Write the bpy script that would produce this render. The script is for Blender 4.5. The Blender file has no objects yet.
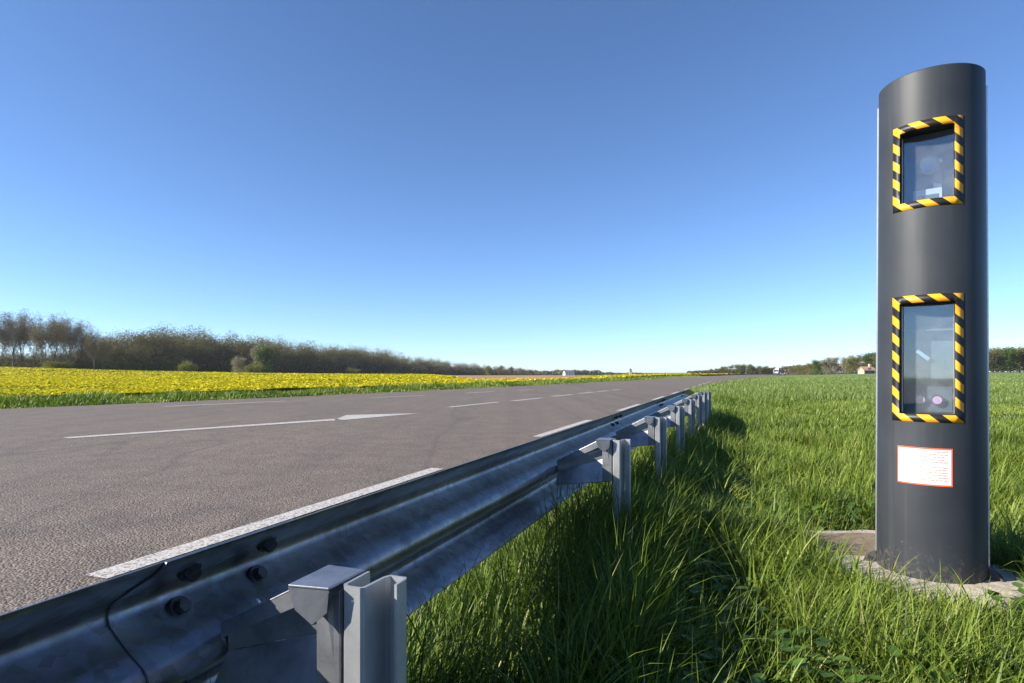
import bpy, math, random
import numpy as np
from mathutils import Vector, Matrix
random.seed(7); rng = np.random.default_rng(7)
scene = bpy.context.scene; col = scene.collection
rad = math.radians

# ------------------------------------------------ camera, sky, sun, exposure
EYE = 0.8
cam = bpy.data.objects.new('camera', bpy.data.cameras.new('camera')); col.objects.link(cam)
cam.location = (0, 0, EYE); cam.rotation_euler = (rad(90), 0, 0)
cam.data.sensor_width = 36; cam.data.lens = 36 * 600 / 1024
cam.data.shift_y = 31.5 / 1024
cam.data.clip_start = 0.02; cam.data.clip_end = 20000
scene.camera = cam

SUN_EL = 27.0
SUN_H = Vector((-0.975, -0.222, 0)).normalized()
w = bpy.data.worlds.new('World'); scene.world = w; w.use_nodes = True
nt = w.node_tree; nt.nodes.clear()
sky = nt.nodes.new('ShaderNodeTexSky'); sky.sky_type = 'NISHITA'; sky.sun_disc = False
sky.sun_elevation = rad(SUN_EL); sky.sun_rotation = math.atan2(SUN_H.x, SUN_H.y) % (2 * math.pi)
sky.altitude = 200; sky.air_density = 0.72; sky.dust_density = 0.1; sky.ozone_density = 5.0
bgn = nt.nodes.new('ShaderNodeBackground'); bgn.inputs[1].default_value = 0.102
out = nt.nodes.new('ShaderNodeOutputWorld')
tint = nt.nodes.new('ShaderNodeMix'); tint.data_type = 'RGBA'; tint.blend_type = 'MULTIPLY'; tint.inputs[0].default_value = 1
tint.inputs[7].default_value = (.94, .965, 1.0, 1)
nt.links.new(sky.outputs[0], tint.inputs[6]); nt.links.new(tint.outputs[2], bgn.inputs[0]); nt.links.new(bgn.outputs[0], out.inputs[0])
sl = bpy.data.lights.new('sun', 'SUN'); sl.energy = 5.0; sl.angle = rad(0.55); sl.color = (1.0, 0.93, 0.82)
so = bpy.data.objects.new('sun', sl); col.objects.link(so)
sd = SUN_H * math.cos(rad(SUN_EL)) + Vector((0, 0, math.sin(rad(SUN_EL))))
so.rotation_euler = sd.to_track_quat('Z', 'Y').to_euler(); so.location = (-20, -5, 20)
scene.view_settings.view_transform = 'Standard'; scene.view_settings.look = 'None'
scene.view_settings.exposure = 1.08; scene.view_settings.gamma = 1.0
scene.view_settings.use_curve_mapping = False

# ------------------------------------------------ helpers
def tag(o, label=None, cat=None, group=None, kind=None):
    if label: o['label'] = label
    if cat: o['category'] = cat
    if group: o['group'] = group
    if kind: o['kind'] = kind
    return o

class MB:
    """collects faces, then links them as ONE mesh object"""
    def __init__(s): s.v = []; s.f = []; s.m = []; s.uv = []
    def add(s, vs, fs, mi=0):
        b = len(s.v); s.v += [tuple(p) for p in vs]
        for f in fs: s.f.append([b + i for i in f]); s.m.append(mi)
    def box(s, c, sz, rot=None, mi=0):
        R = rot or Matrix.Identity(3); c = Vector(c); vs = []
        for z in (-1, 1):
            for y in (-1, 1):
                for x in (-1, 1):
                    vs.append(c + R @ Vector((x * sz[0] / 2, y * sz[1] / 2, z * sz[2] / 2)))
        s.add(vs, [(0, 2, 3, 1), (4, 5, 7, 6), (0, 1, 5, 4), (2, 6, 7, 3), (0, 4, 6, 2), (1, 3, 7, 5)], mi)
    def tube(s, p0, p1, r0, r1, n=6, mi=0, cap=True):
        p0 = Vector(p0); p1 = Vector(p1); d = (p1 - p0)
        if d.length < 1e-6: return
        q = d.to_track_quat('Z', 'Y').to_matrix(); vs = []
        for p, r in ((p0, r0), (p1, r1)):
            for i in range(n):
                a = 2 * math.pi * i / n; vs.append(p + q @ Vector((r * math.cos(a), r * math.sin(a), 0)))
        fs = [(i, (i + 1) % n, n + (i + 1) % n, n + i) for i in range(n)]
        if cap: fs += [tuple(range(n - 1, -1, -1)), tuple(range(n, 2 * n))]
        s.add(vs, fs, mi)
    def prism(s, poly, d, mi=0):
        """closed polygon (list of Vector) extruded by vector d"""
        n = len(poly); d = Vector(d); vs = [Vector(p) for p in poly] + [Vector(p) + d for p in poly]
        s.add(vs, [tuple(range(n - 1, -1, -1)), tuple(range(n, 2 * n))] + [(i, (i + 1) % n, n + (i + 1) % n, n + i) for i in range(n)], mi)
    def build(s, name, mats, parent=None, smooth=False, bevel=0, angle=None):
        me = bpy.data.meshes.new(name); me.from_pydata(s.v, [], s.f)
        if not isinstance(mats, (list, tuple)): mats = [mats]
        for m in mats: me.materials.append(m)
        if len(mats) > 1: me.polygons.foreach_set('material_index', s.m)
        if smooth: me.polygons.foreach_set('use_smooth', [True] * len(me.polygons))
        if angle is not None: me.set_sharp_from_angle(angle=rad(angle))
        me.update()
        o = bpy.data.objects.new(name, me); col.objects.link(o); o.parent = parent
        if bevel:
            b = o.modifiers.new('bevel', 'BEVEL'); b.width = bevel; b.segments = 2; b.limit_method = 'ANGLE'; b.angle_limit = rad(35)
        return o

def np_mesh(name, V, F, mat, parent=None, attr=None, smooth=False):
    """V (n,3), F (m,k) all faces of k corners"""
    me = bpy.data.meshes.new(name); k = F.shape[1]
    me.vertices.add(len(V)); me.vertices.foreach_set('co', V.astype(np.float32).ravel())
    me.loops.add(F.size); me.loops.foreach_set('vertex_index', F.astype(np.int32).ravel())
    me.polygons.add(len(F)); me.polygons.foreach_set('loop_start', np.arange(0, F.size, k, dtype=np.int32))
    me.polygons.foreach_set('loop_total', np.full(len(F), k, dtype=np.int32))
    if smooth: me.polygons.foreach_set('use_smooth', np.ones(len(F), dtype=bool))
    me.update(calc_edges=True)
    if attr is not None:
        a = me.attributes.new('tint', 'FLOAT', 'POINT'); a.data.foreach_set('value', attr.astype(np.float32))
    me.materials.append(mat)
    o = bpy.data.objects.new(name, me); col.objects.link(o); o.parent = parent
    return o

def empty(name, loc):
    o = bpy.data.objects.new(name, None); o.location = loc; col.objects.link(o); o.empty_display_size = .2
    return o

def vnoise(x, y, sc, seed=0):
    x = np.asarray(x, float) / sc; y = np.asarray(y, float) / sc
    xi = np.floor(x); yi = np.floor(y); fx = x - xi; fy = y - yi
    fx = fx * fx * (3 - 2 * fx); fy = fy * fy * (3 - 2 * fy)
    def h(a, b):
        v = np.sin(a * 127.1 + b * 311.7 + seed * 74.7) * 43758.5453
        return v - np.floor(v)
    return (h(xi, yi) * (1 - fx) + h(xi + 1, yi) * fx) * (1 - fy) + (h(xi, yi + 1) * (1 - fx) + h(xi + 1, yi + 1) * fx) * fy

# ------------------------------------------------ materials
class NT:
    def __init__(s, name):
        s.m = bpy.data.materials.new(name); s.m.use_nodes = True; s.t = s.m.node_tree; s.t.nodes.clear()
        s.o = s.n('ShaderNodeOutputMaterial')
    def n(s, typ, **kw):
        nd = s.t.nodes.new(typ)
        for k, v in kw.items():
            if k.startswith('i_'):
                key = k[2:]; key = int(key) if key.isdigit() else key.replace('_', ' ')
                nd.inputs[key].default_value = v
            else: setattr(nd, k, v)
        return nd
    def l(s, a, b): s.t.links.new(a, b)
    def ramp(s, fac, stops, interp='LINEAR'):
        r = s.n('ShaderNodeValToRGB'); r.color_ramp.interpolation = interp
        e = r.color_ramp.elements
        while len(e) < len(stops): e.new(0.5)
        for i, (p, c) in enumerate(stops): e[i].position = p; e[i].color = (*c, 1) if len(c) == 3 else c
        s.l(fac, r.inputs[0]); return r
    def noise(s, scale, detail=4, vec=None, rough=.55):
        n = s.n('ShaderNodeTexNoise'); n.inputs['Scale'].default_value = scale; n.inputs['Detail'].default_value = detail
        n.inputs['Roughness'].default_value = rough
        s.l(vec if vec is not None else s.obj(), n.inputs['Vector']); return n
    def obj(s):
        if not hasattr(s, '_tc'): s._tc = s.n('ShaderNodeTexCoord')
        return s._tc.outputs['Object']
    def mix(s, fac, a, b, typ='MIX'):
        m = s.n('ShaderNodeMix', data_type='RGBA', blend_type=typ)
        for v, k in ((fac, 0), (a, 6), (b, 7)):
            if hasattr(v, 'links'): s.l(v, m.inputs[k])
            else: m.inputs[k].default_value = v if not isinstance(v, tuple) else (*v, 1)
        return m.outputs[2]
    def bump(s, h, strength, dist):
        b = s.n('ShaderNodeBump'); b.inputs['Strength'].default_value = strength; b.inputs['Distance'].default_value = dist
        s.l(h, b.inputs['Height']); return b.outputs[0]
    def bsdf(s, color, rough=.6, metal=0, normal=None, **kw):
        p = s.n('ShaderNodeBsdfPrincipled')
        for v, k in ((color, 'Base Color'), (rough, 'Roughness'), (metal, 'Metallic')):
            if hasattr(v, 'links'): s.l(v, p.inputs[k])
            else: p.inputs[k].default_value = (*v, 1) if isinstance(v, tuple) else v
        for k, v in kw.items(): p.inputs[k.replace('_', ' ')].default_value = v
        if normal is not None: s.l(normal, p.inputs['Normal'])
        return p
    def done(s, sh): s.l(sh.outputs[0] if hasattr(sh, 'outputs') else sh, s.o.inputs[0]); return s.m

def simple(name, c, rough=.6, metal=0, var=.15, scale=8, **kw):
    t = NT(name); n = t.noise(scale)
    r = t.ramp(n.outputs[0], [(.3, tuple(x * (1 - var) for x in c)), (.7, tuple(min(1, x * (1 + var)) for x in c))])
    return t.done(t.bsdf(r.outputs[0], rough, metal, **kw))

def foliage(name, stops, rough=.5, trans=.3, spec=.5):
    t = NT(name); a = t.n('ShaderNodeAttribute', attribute_name='tint')
    r = t.ramp(a.outputs['Fac'], stops)
    p = t.bsdf(r.outputs[0], rough); p.inputs['Specular IOR Level'].default_value = spec
    tr = t.n('ShaderNodeBsdfTranslucent')
    c2 = t.mix(1.0, r.outputs[0], (1.0, 1.25, .5), 'MULTIPLY'); t.l(c2, tr.inputs[0])
    mx = t.n('ShaderNodeMixShader'); mx.inputs[0].default_value = trans
    t.l(p.outputs[0], mx.inputs[1]); t.l(tr.outputs[0], mx.inputs[2])
    return t.done(mx)

# asphalt
t = NT('asphalt')
vo = t.n('ShaderNodeTexVoronoi'); vo.inputs['Scale'].default_value = 92; t.l(t.obj(), vo.inputs['Vector'])
rc = t.ramp(vo.outputs['Color'], [(0, (.034, .027, .019)), (.35, (.118, .092, .068)), (.7, (.188, .150, .114)), (1, (.36, .30, .24))])
big = t.noise(.35, 5); rb = t.ramp(big.outputs[0], [(.3, (.86, .86, .87)), (.7, (1.1, 1.08, 1.06))])
mp = t.n('ShaderNodeMapping'); mp.inputs['Rotation'].default_value = (0, 0, rad(20.8)); mp.inputs['Scale'].default_value = (1.6, .035, 1)
t.l(t.obj(), mp.inputs['Vector']); st = t.noise(1, 4, mp.outputs[0]); rs = t.ramp(st.outputs[0], [(.35, (.84, .84, .86)), (.62, (1.06, 1.05, 1.04))])
c = t.mix(1., rc.outputs[0], rb.outputs[0], 'MULTIPLY'); c = t.mix(1., c, rs.outputs[0], 'MULTIPLY')
sp = t.noise(3.2, 3); c = t.mix(.35, c, t.ramp(sp.outputs[0], [(.4, (.115, .090, .068)), (.6, (.175, .141, .110))]).outputs[0])
# sealed cracks
mp2 = t.n('ShaderNodeMapping'); mp2.inputs['Rotation'].default_value = (0, 0, rad(20.8)); mp2.inputs['Scale'].default_value = (.22, .055, 1)
t.l(t.obj(), mp2.inputs['Vector']); ck = t.noise(1, 3, mp2.outputs[0])
ab = t.n('ShaderNodeMath', operation='SUBTRACT'); ab.inputs[1].default_value = .5; t.l(ck.outputs[0], ab.inputs[0])
ab2 = t.n('ShaderNodeMath', operation='ABSOLUTE'); t.l(ab.outputs[0], ab2.inputs[0])
c = t.mix(t.ramp(ab2.outputs[0], [(0, (.35,) * 3), (.006, (0,) * 3)]).outputs[0], c, (.05, .045, .043))
ds = t.ramp(vo.outputs['Distance'], [(0, (1,) * 3), (.75, (0,) * 3)])
n1 = t.bump(ds.outputs[0], .75, .006)
M_asphalt = t.done(t.bsdf(c, .78, normal=n1))

t = NT('road_paint')
wn = t.noise(90, 3); c = t.ramp(wn.outputs[0], [(.38, (.17, .15, .13)), (.50, (.48, .455, .42)), (1, (.68, .65, .60))])
M_paint = t.done(t.bsdf(c.outputs[0], .7, normal=t.bump(wn.outputs[0], .4, .004)))

t = NT('shaded_galvanised_steel')  # beam zinc darkened and blued: its shade and sky reflection in the base colour
vo = t.n('ShaderNodeTexVoronoi'); vo.inputs['Scale'].default_value = 55; t.l(t.obj(), vo.inputs['Vector'])
n = t.noise(6, 6, rough=.65); n2 = t.noise(38, 4)
c = t.ramp(n.outputs[0], [(.3, (.11, .13, .165)), (.7, (.26, .29, .34))]).outputs[0]
c = t.mix(.24, c, vo.outputs['Color'], 'OVERLAY')
hs = t.n('ShaderNodeHueSaturation'); hs.inputs['Saturation'].default_value = .35; t.l(c, hs.inputs['Color']); c = hs.outputs[0]
r = t.ramp(n2.outputs[0], [(.3, (.30,) * 3), (.7, (.47,) * 3)])
M_zinc = t.done(t.bsdf(c, r.outputs[0], .9, normal=t.bump(n2.outputs[0], .12, .003)))
t = NT('weathered_zinc_sunlit')  # same zinc with a brighter base: sunlight on the posts put into the colour
n = t.noise(7, 6, rough=.65); n2 = t.noise(45, 4)
c = t.ramp(n.outputs[0], [(.3, (.27, .275, .28)), (.7, (.46, .465, .47))]).outputs[0]
M_zinc2 = t.done(t.bsdf(c, .5, .55, normal=t.bump(n2.outputs[0], .15, .003)))
t = NT('spacer_zinc')
n = t.noise(9, 6, rough=.7); n2 = t.noise(50, 4)
c = t.ramp(n.outputs[0], [(.3, (.20, .21, .225)), (.7, (.42, .43, .45))]).outputs[0]
M_zinc3 = t.done(t.bsdf(c, .42, .78, normal=t.bump(n2.outputs[0], .18, .003)))
M_bolt = simple('dark_bolt_steel', (.05, .05, .052), .45, .7, .3, 60)

t = NT('anthracite_paint')
n = t.noise(220, 2); n2 = t.noise(4, 5)
c = t.ramp(n2.outputs[0], [(.3, (.025, .029, .035)), (.7, (.037, .042, .049))]).outputs[0]
mpp = t.n('ShaderNodeMapping'); mpp.inputs['Scale'].default_value = (26, 26, 1.3); t.l(t.obj(), mpp.inputs['Vector']); stk = t.noise(1, 5, mpp.outputs[0])
c = t.mix(t.ramp(stk.outputs[0], [(.56, (0,) * 3), (.75, (.28,) * 3)]).outputs[0], c, (.085, .085, .08))
spz = t.n('ShaderNodeSeparateXYZ'); t.l(t.obj(), spz.inputs[0]); mz = t.n('ShaderNodeMapRange'); mz.inputs['From Min'].default_value = .0; mz.inputs['From Max'].default_value = .22; mz.inputs['To Min'].default_value = .22; mz.inputs['To Max'].default_value = -.12; t.l(spz.outputs[2], mz.inputs['Value'])
spl = t.noise(45, 3); ad = t.n('ShaderNodeMath', operation='ADD'); t.l(spl.outputs[0], ad.inputs[0]); t.l(mz.outputs[0], ad.inputs[1])
c = t.mix(t.ramp(ad.outputs[0], [(.66, (0,) * 3), (.78, (.35,) * 3)]).outputs[0], c, (.16, .125, .09))
M_dark = t.done(t.bsdf(c, .52, 0, Specular_IOR_Level=.32, normal=t.bump(n.outputs[0], .08, .001)))
M_alu = simple('brushed_aluminium', (.6, .61, .62), .4, .9, .1, 30)
M_black = simple('matt_black', (.008, .008, .009), .6, 0, .2, 20)
M_greyplastic = simple('grey_plastic', (.10, .12, .14), .5, 0, .2, 20)
M_silver = simple('silver_reflector', (.75, .75, .78), .15, 1, .05, 20)
M_white = simple('white_plastic', (.66, .66, .66), .5, 0, .04, 20)
M_pink = simple('pink_flash_lens', (.9, .45, .7), .2, 0, .1, 30)
M_red = simple('red_orange_ink', (.78, .10, .03), .5, 0, .05, 30)
M_ink = simple('faded_red_ink', (.55, .22, .17), .6, 0, .1, 30)
t = NT('window_glass')
gl = t.n('ShaderNodeBsdfGlossy'); gl.inputs['Roughness'].default_value = .03; gl.inputs[0].default_value = (.9, .95, 1, 1)
tr = t.n('ShaderNodeBsdfTransparent'); tr.inputs[0].default_value = (.86, .92, .95, 1)
dn = t.noise(7, 6, rough=.7); df = t.n('ShaderNodeBsdfDiffuse'); df.inputs[0].default_value = (.42, .46, .5, 1)
m1 = t.n('ShaderNodeMixShader'); m1.inputs[0].default_value = .10; t.l(tr.outputs[0], m1.inputs[1]); t.l(gl.outputs[0], m1.inputs[2])
m2 = t.n('ShaderNodeMixShader'); t.l(t.ramp(dn.outputs[0], [(.35, (.03,) * 3), (.8, (.17,) * 3)]).outputs[0], m2.inputs[0])
t.l(m1.outputs[0], m2.inputs[1]); t.l(df.outputs[0], m2.inputs[2])
M_glass = t.done(m2)
t = NT('hazard_stripes')
uv = t.n('ShaderNodeUVMap'); sx = t.n('ShaderNodeSeparateXYZ'); t.l(uv.outputs[0], sx.inputs[0])
a1 = t.n('ShaderNodeMath', operation='MULTIPLY'); a1.inputs[1].default_value = 12.2; t.l(sx.outputs[0], a1.inputs[0])
a2 = t.n('ShaderNodeMath', operation='MULTIPLY_ADD'); a2.inputs[1].default_value = 14.3; t.l(sx.outputs[1], a2.inputs[0]); t.l(a1.outputs[0], a2.inputs[2])
fr = t.n('ShaderNodeMath', operation='FRACT'); t.l(a2.outputs[0], fr.inputs[0])
c = t.ramp(fr.outputs[0], [(0, (.012, .012, .012)), (.49, (.012, .012, .012)), (.51, (.86, .38, .008)), (1, (.86, .38, .008))])
M_haz = t.done(t.bsdf(c.outputs[0], .5))

t = NT('concrete')
n = t.noise(14, 8, rough=.7); n2 = t.noise(60, 4)
c = t.ramp(n.outputs[0], [(.25, (.30, .25, .19)), (.5, (.45, .39, .31)), (.75, (.55, .50, .42))])
M_conc = t.done(t.bsdf(c.outputs[0], .9, normal=t.bump(n.outputs[0], .7, .02)))
t = NT('sandy_soil')
n = t.noise(30, 8, rough=.8)
c = t.ramp(n.outputs[0], [(.3, (.20, .14, .09)), (.5, (.36, .27, .18)), (.7, (.50, .41, .30))])
M_soil = t.done(t.bsdf(c.outputs[0], 1, normal=t.bump(n.outputs[0], 1, .05)))

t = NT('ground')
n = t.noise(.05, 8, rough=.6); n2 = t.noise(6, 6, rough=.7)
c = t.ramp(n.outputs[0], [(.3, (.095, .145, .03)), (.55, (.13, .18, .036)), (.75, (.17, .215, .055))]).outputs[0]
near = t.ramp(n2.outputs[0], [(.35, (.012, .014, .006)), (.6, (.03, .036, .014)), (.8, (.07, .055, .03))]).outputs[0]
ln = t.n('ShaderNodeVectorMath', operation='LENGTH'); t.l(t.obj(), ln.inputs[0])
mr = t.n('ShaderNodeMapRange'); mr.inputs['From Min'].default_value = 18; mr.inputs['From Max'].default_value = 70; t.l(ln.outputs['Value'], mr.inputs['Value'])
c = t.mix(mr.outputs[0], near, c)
M_ground = t.done(t.bsdf(c, 1, normal=t.bump(n2.outputs[0], .6, .1)))
M_field = simple('brown_field_soil', (.30, .17, .10), 1, 0, .25, .08)
M_farfield = simple('pale_green_field', (.14, .20, .06), 1, 0, .2, .02)

GR = [(0, (.022, .046, .006)), (.35, (.085, .138, .014)), (.7, (.18, .24, .03)), (.93, (.28, .32, .06)), (1, (.40, .36, .16))]
M_grass = foliage('grass_blades', GR, .5, .22, .28)
M_fieldgrass = foliage('field_grass_blades', [(0, (.08, .135, .022)), (.5, (.16, .22, .042)), (1, (.235, .295, .072))], .5, .3)
M_weed = foliage('weed_leaves', [(0, (.035, .085, .012)), (.6, (.08, .155, .022)), (1, (.15, .23, .04))], .5, .3)
M_rape = foliage('rapeseed', [(0, (.06, .12, .015)), (.2, (.13, .19, .02)), (.32, (.44, .38, .012)), (.7, (.58, .48, .012)), (1, (.68, .58, .03))], .8, .15, .1)

# ------------------------------------------------ terrain
TH = rad(20.6); ST, CT = math.sin(TH), math.cos(TH)
def lt(X, Y): return X * CT - Y * ST, X * ST + Y * CT
def pt(lat, t, z=0.): return Vector((lat * CT + t * ST, -lat * ST + t * CT, z))
XLp = np.array([(-60, -50), (-40, -36), (-10, -22.5), (3, -17.2), (13.3, -11.4), (20, -7.4), (34, -.7), (68.6, 14.6), (137, 43), (320, 132), (600, 290)])
XRp = np.array([(-60, -24.4), (-10, -5.6), (0, -1.87), (15, 3.80), (32, 10.1), (80, 30.4), (192, 85.8), (320, 158), (600, 330)])
def smooth_interp(Y, P):
    Y = np.asarray(Y, float); w = 2 + np.abs(Y) * .12
    return (np.interp(Y - w, P[:, 0], P[:, 1]) + 2 * np.interp(Y, P[:, 0], P[:, 1]) + np.interp(Y + w, P[:, 0], P[:, 1])) / 4
def XL(Y): return smooth_interp(Y, XLp)
def XR(Y): return smooth_interp(Y, XRp)
def sst(x, a, b): u = np.clip((x - a) / (b - a), 0, 1); return u * u * (3 - 2 * u)
def terrain(X, Y):
    X = np.asarray(X, float); Y = np.asarray(Y, float)
    dl = XL(Y) - X; dr = X - XR(Y); D = np.hypot(X, Y)
    z = -.03 - .35 * sst(dl, 1.5, 5) * (1 - sst(Y, 50, 110))
    g = sst(dl, 6, 70)
    z = z + 2.3 * np.exp(-(((X + 150) / 62) ** 2 + ((Y - 130) / 85) ** 2)) * g
    z = z - .0035 * np.clip(Y - 150, 0, 500) * g
    z = z + .83 * sst(dr, 1.5, 45) * sst(D, 45, 190) + .002 * np.clip(D - 190, 0, 400) * sst(dr, 20, 80)
    z = z - .07 * sst(dr, .9, 1.8) * (1 - sst(dr, 3.0, 5.0)) + (.05 * (vnoise(X, Y, .9, 3) - .5)) * sst(dr, .5, 1.5) * (1 - sst(D, 25, 60))
    # level where the pillar's concrete sits
    pk = np.exp(-((X - 1.6) ** 2 + (Y - 2.6) ** 2) / .35)
    return z * (1 - pk) + (-.045) * pk

def sheet(name, xs, ys, zf, mat, off=0, label=None):
    Xg, Yg = np.meshgrid(xs, ys); Z = zf(Xg, Yg) + off
    V = np.stack([Xg, Yg, Z], -1).reshape(-1, 3); nx = len(xs); ny = len(ys)
    i = (np.arange(ny - 1)[:, None] * nx + np.arange(nx - 1)[None]).ravel()
    F = np.stack([i, i + 1, i + nx + 1, i + nx], -1)
    return np_mesh(name, V, F, mat, smooth=True)
u = np.linspace(-1, 1, 420)
xs = 6 * np.sinh(u * 7.0); xs = xs * 3000 / xs[-1]
ys = np.concatenate([np.linspace(-120, -4, 30), np.linspace(-3, 14, 90), 14 * (3500 / 14) ** np.linspace(0.004, 1, 190)])
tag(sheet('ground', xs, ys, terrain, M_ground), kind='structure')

# road
Ys = np.concatenate([np.linspace(-55, 60, 90), np.linspace(63, 330, 60), np.linspace(340, 590, 20)])
def strip(name, Ys, xa, xb, z, mat, nx=6):
    u = np.linspace(0, 1, nx)[None]; A = xa[:, None] * (1 - u) + xb[:, None] * u
    V = np.stack([A, np.repeat(Ys[:, None], nx, 1), np.full(A.shape, z)], -1).reshape(-1, 3)
    i = (np.arange(len(Ys) - 1)[:, None] * nx + np.arange(nx - 1)[None]).ravel()
    return np_mesh(name, V, np.stack([i, i + 1, i + nx + 1, i + nx], -1), mat)
jag = lambda s: .05 * (vnoise(Ys, Ys * 0, .7, s) - .5) * 2
tag(strip('road', Ys, XL(Ys) + jag(1), XR(Ys) + jag(2), 0.0, M_asphalt), kind='structure')

# road markings: one object, painted on the asphalt
def G(px, py): Y = EYE * 600 / (py - 373); return Vector(((px - 512) / 600 * Y, Y, .005))
mk = MB()
def quad_line(a, b, w0, w1):
    n = Vector((-(b - a).y, (b - a).x, 0)).normalized()
    k = max(1, int((b - a).length / .5))
    for i in range(k):
        p = a.lerp(b, i / k); q = a.lerp(b, (i + 1) / k); wa = w0 + (w1 - w0) * i / k; wb = w0 + (w1 - w0) * (i + 1) / k
        mk.add([p - n * wa / 2, q - n * wb / 2, q + n * wb / 2, p + n * wa / 2], [(0, 1, 2, 3)])
tt = 1.62 - 5.5 * 5
while tt < 60:   # broken edge line beside the rail
    d = 2.85
    quad_line(pt(-2.345, tt, .005), pt(-2.345, tt + d, .005), .125, .125); tt += 5.5
for a, b, wd in (((165, 406.6), (285, 401.2), .17), ((372, 397.7), (424, 395.6), .17), ((466, 393.3), (494, 391.6), .17), ((518, 390.3), (534, 389.6), .17),
              ((449, 407.3), (498, 402.2), .17), ((512, 401.1), (542, 397.9), .17), ((552, 396.5), (572, 394.6), .2), ((579, 393.6), (593, 392.2), .2), ((597, 391.7), (608, 390.7), .2), ((612, 390.3), (620, 389.6), .2)):
    quad_line(G(*a), G(*b), wd, wd)
quad_line(G(66, 438.2), G(338, 419.6), .20, .30)
mk.add([G(332, 421.3), G(346, 415.3), G(420, 413.4)], [(0, 2, 1)])
tag(mk.build('road_markings', M_paint), kind='structure')

# ------------------------------------------------ blades
def blades(name, X, Y, Z, L, W, bend, az, mat, tint, lev=4, lean=None):
    n = len(X); V = np.zeros((n, lev * 2 + 1, 3)); h = np.linspace(0, 1, lev + 1)
    dx, dy = np.cos(az), np.sin(az); sx, sy = -dy, dx
    tw = rng.uniform(-1, 1, n) * .8; sx, sy = sx * np.cos(tw) - sy * np.sin(tw), sx * np.sin(tw) + sy * np.cos(tw)
    th0 = rng.uniform(.02, .25, n); px = X.copy(); py = Y.copy(); pz = Z.copy()
    for k in range(lev + 1):
        wd = W * (1 - h[k] ** 1.8) * .5
        if k < lev:
            V[:, 2 * k] = np.stack([px - sx * wd, py - sy * wd, pz], -1); V[:, 2 * k + 1] = np.stack([px + sx * wd, py + sy * wd, pz], -1)
        else: V[:, 2 * lev] = np.stack([px, py, pz], -1)
        th = th0 + bend * (h[k] + .5 / lev) ** 1.6; s = L / lev
        px = px + dx * np.sin(th) * s; py = py + dy * np.sin(th) * s; pz = pz + np.cos(th) * s
    st = np.arange(n)[:, None] * (2 * lev + 1)
    T = []
    for k in range(lev - 1):
        T += [(2 * k, 2 * k + 1, 2 * k + 3), (2 * k, 2 * k + 3, 2 * k + 2)]
    T.append((2 * lev - 2, 2 * lev - 1, 2 * lev))
    F = (st[:, None] + np.array(T)[None]).reshape(-1, 3)
    return np_mesh(name, V.reshape(-1, 3), F, mat, attr=np.repeat(tint, 2 * lev + 1), smooth=True)

def pad_mask(X, Y):   # the concrete and bare soil at the pillar's foot
    a = ((X - 1.63) / .37) ** 2 + ((Y - 2.41) / .36) ** 2 < 1
    u = (X - 1.62) * .8 + (Y - 2.85) * .6 * 0 ; b = (np.abs(X - 1.66) < .33) & (np.abs(Y - 2.80) < .24)
    return a | b
def scatter(n, r0, r1, wedge=1.0, lo=.78, hi=1e9, clump=.07, per=14):
    """clumped points on the right-hand verge between two distances"""
    m = n // per
    r = np.sqrt(rng.uniform(r0 ** 2, r1 ** 2, m * 4)); a = rng.uniform(math.atan(-.75), math.atan(wedge), m * 4)
    cx, cy = r * np.sin(a), r * np.cos(a)
    dr = cx - XR(cy); ok = dr > lo; cx, cy = cx[ok], cy[ok]
    dens = vnoise(cx, cy, .35, 11) * .6 + vnoise(cx, cy, 1.3, 12) * .6 + .5 * np.exp(-((cx - 1.6) ** 2 + (cy - 1.9) ** 2) / .06)
    ok = rng.uniform(.0, .75, len(cx)) < dens; cx, cy = cx[ok][:m], cy[ok][:m]
    ca = rng.uniform(0, 6.283, len(cx)); cl = rng.uniform(.6, 1.25, len(cx)); ct = rng.normal(0, .13, len(cx))
    X = np.repeat(cx, per); Y = np.repeat(cy, per); N = len(X)
    sc = clump * (1 + r0 * .12)
    ox, oy = rng.normal(0, sc, N), rng.normal(0, sc, N); X = X + ox; Y = Y + oy
    az = np.arctan2(oy, ox) + rng.normal(0, .7, N)
    cl = np.repeat(cl, per); ct = np.repeat(ct, per)
    k = ~pad_mask(X, Y) & (np.hypot(X, Y) > .45) & (X - XR(Y) > lo - .05)
    return X[k], Y[k], az[k], cl[k], ct[k]

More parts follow.
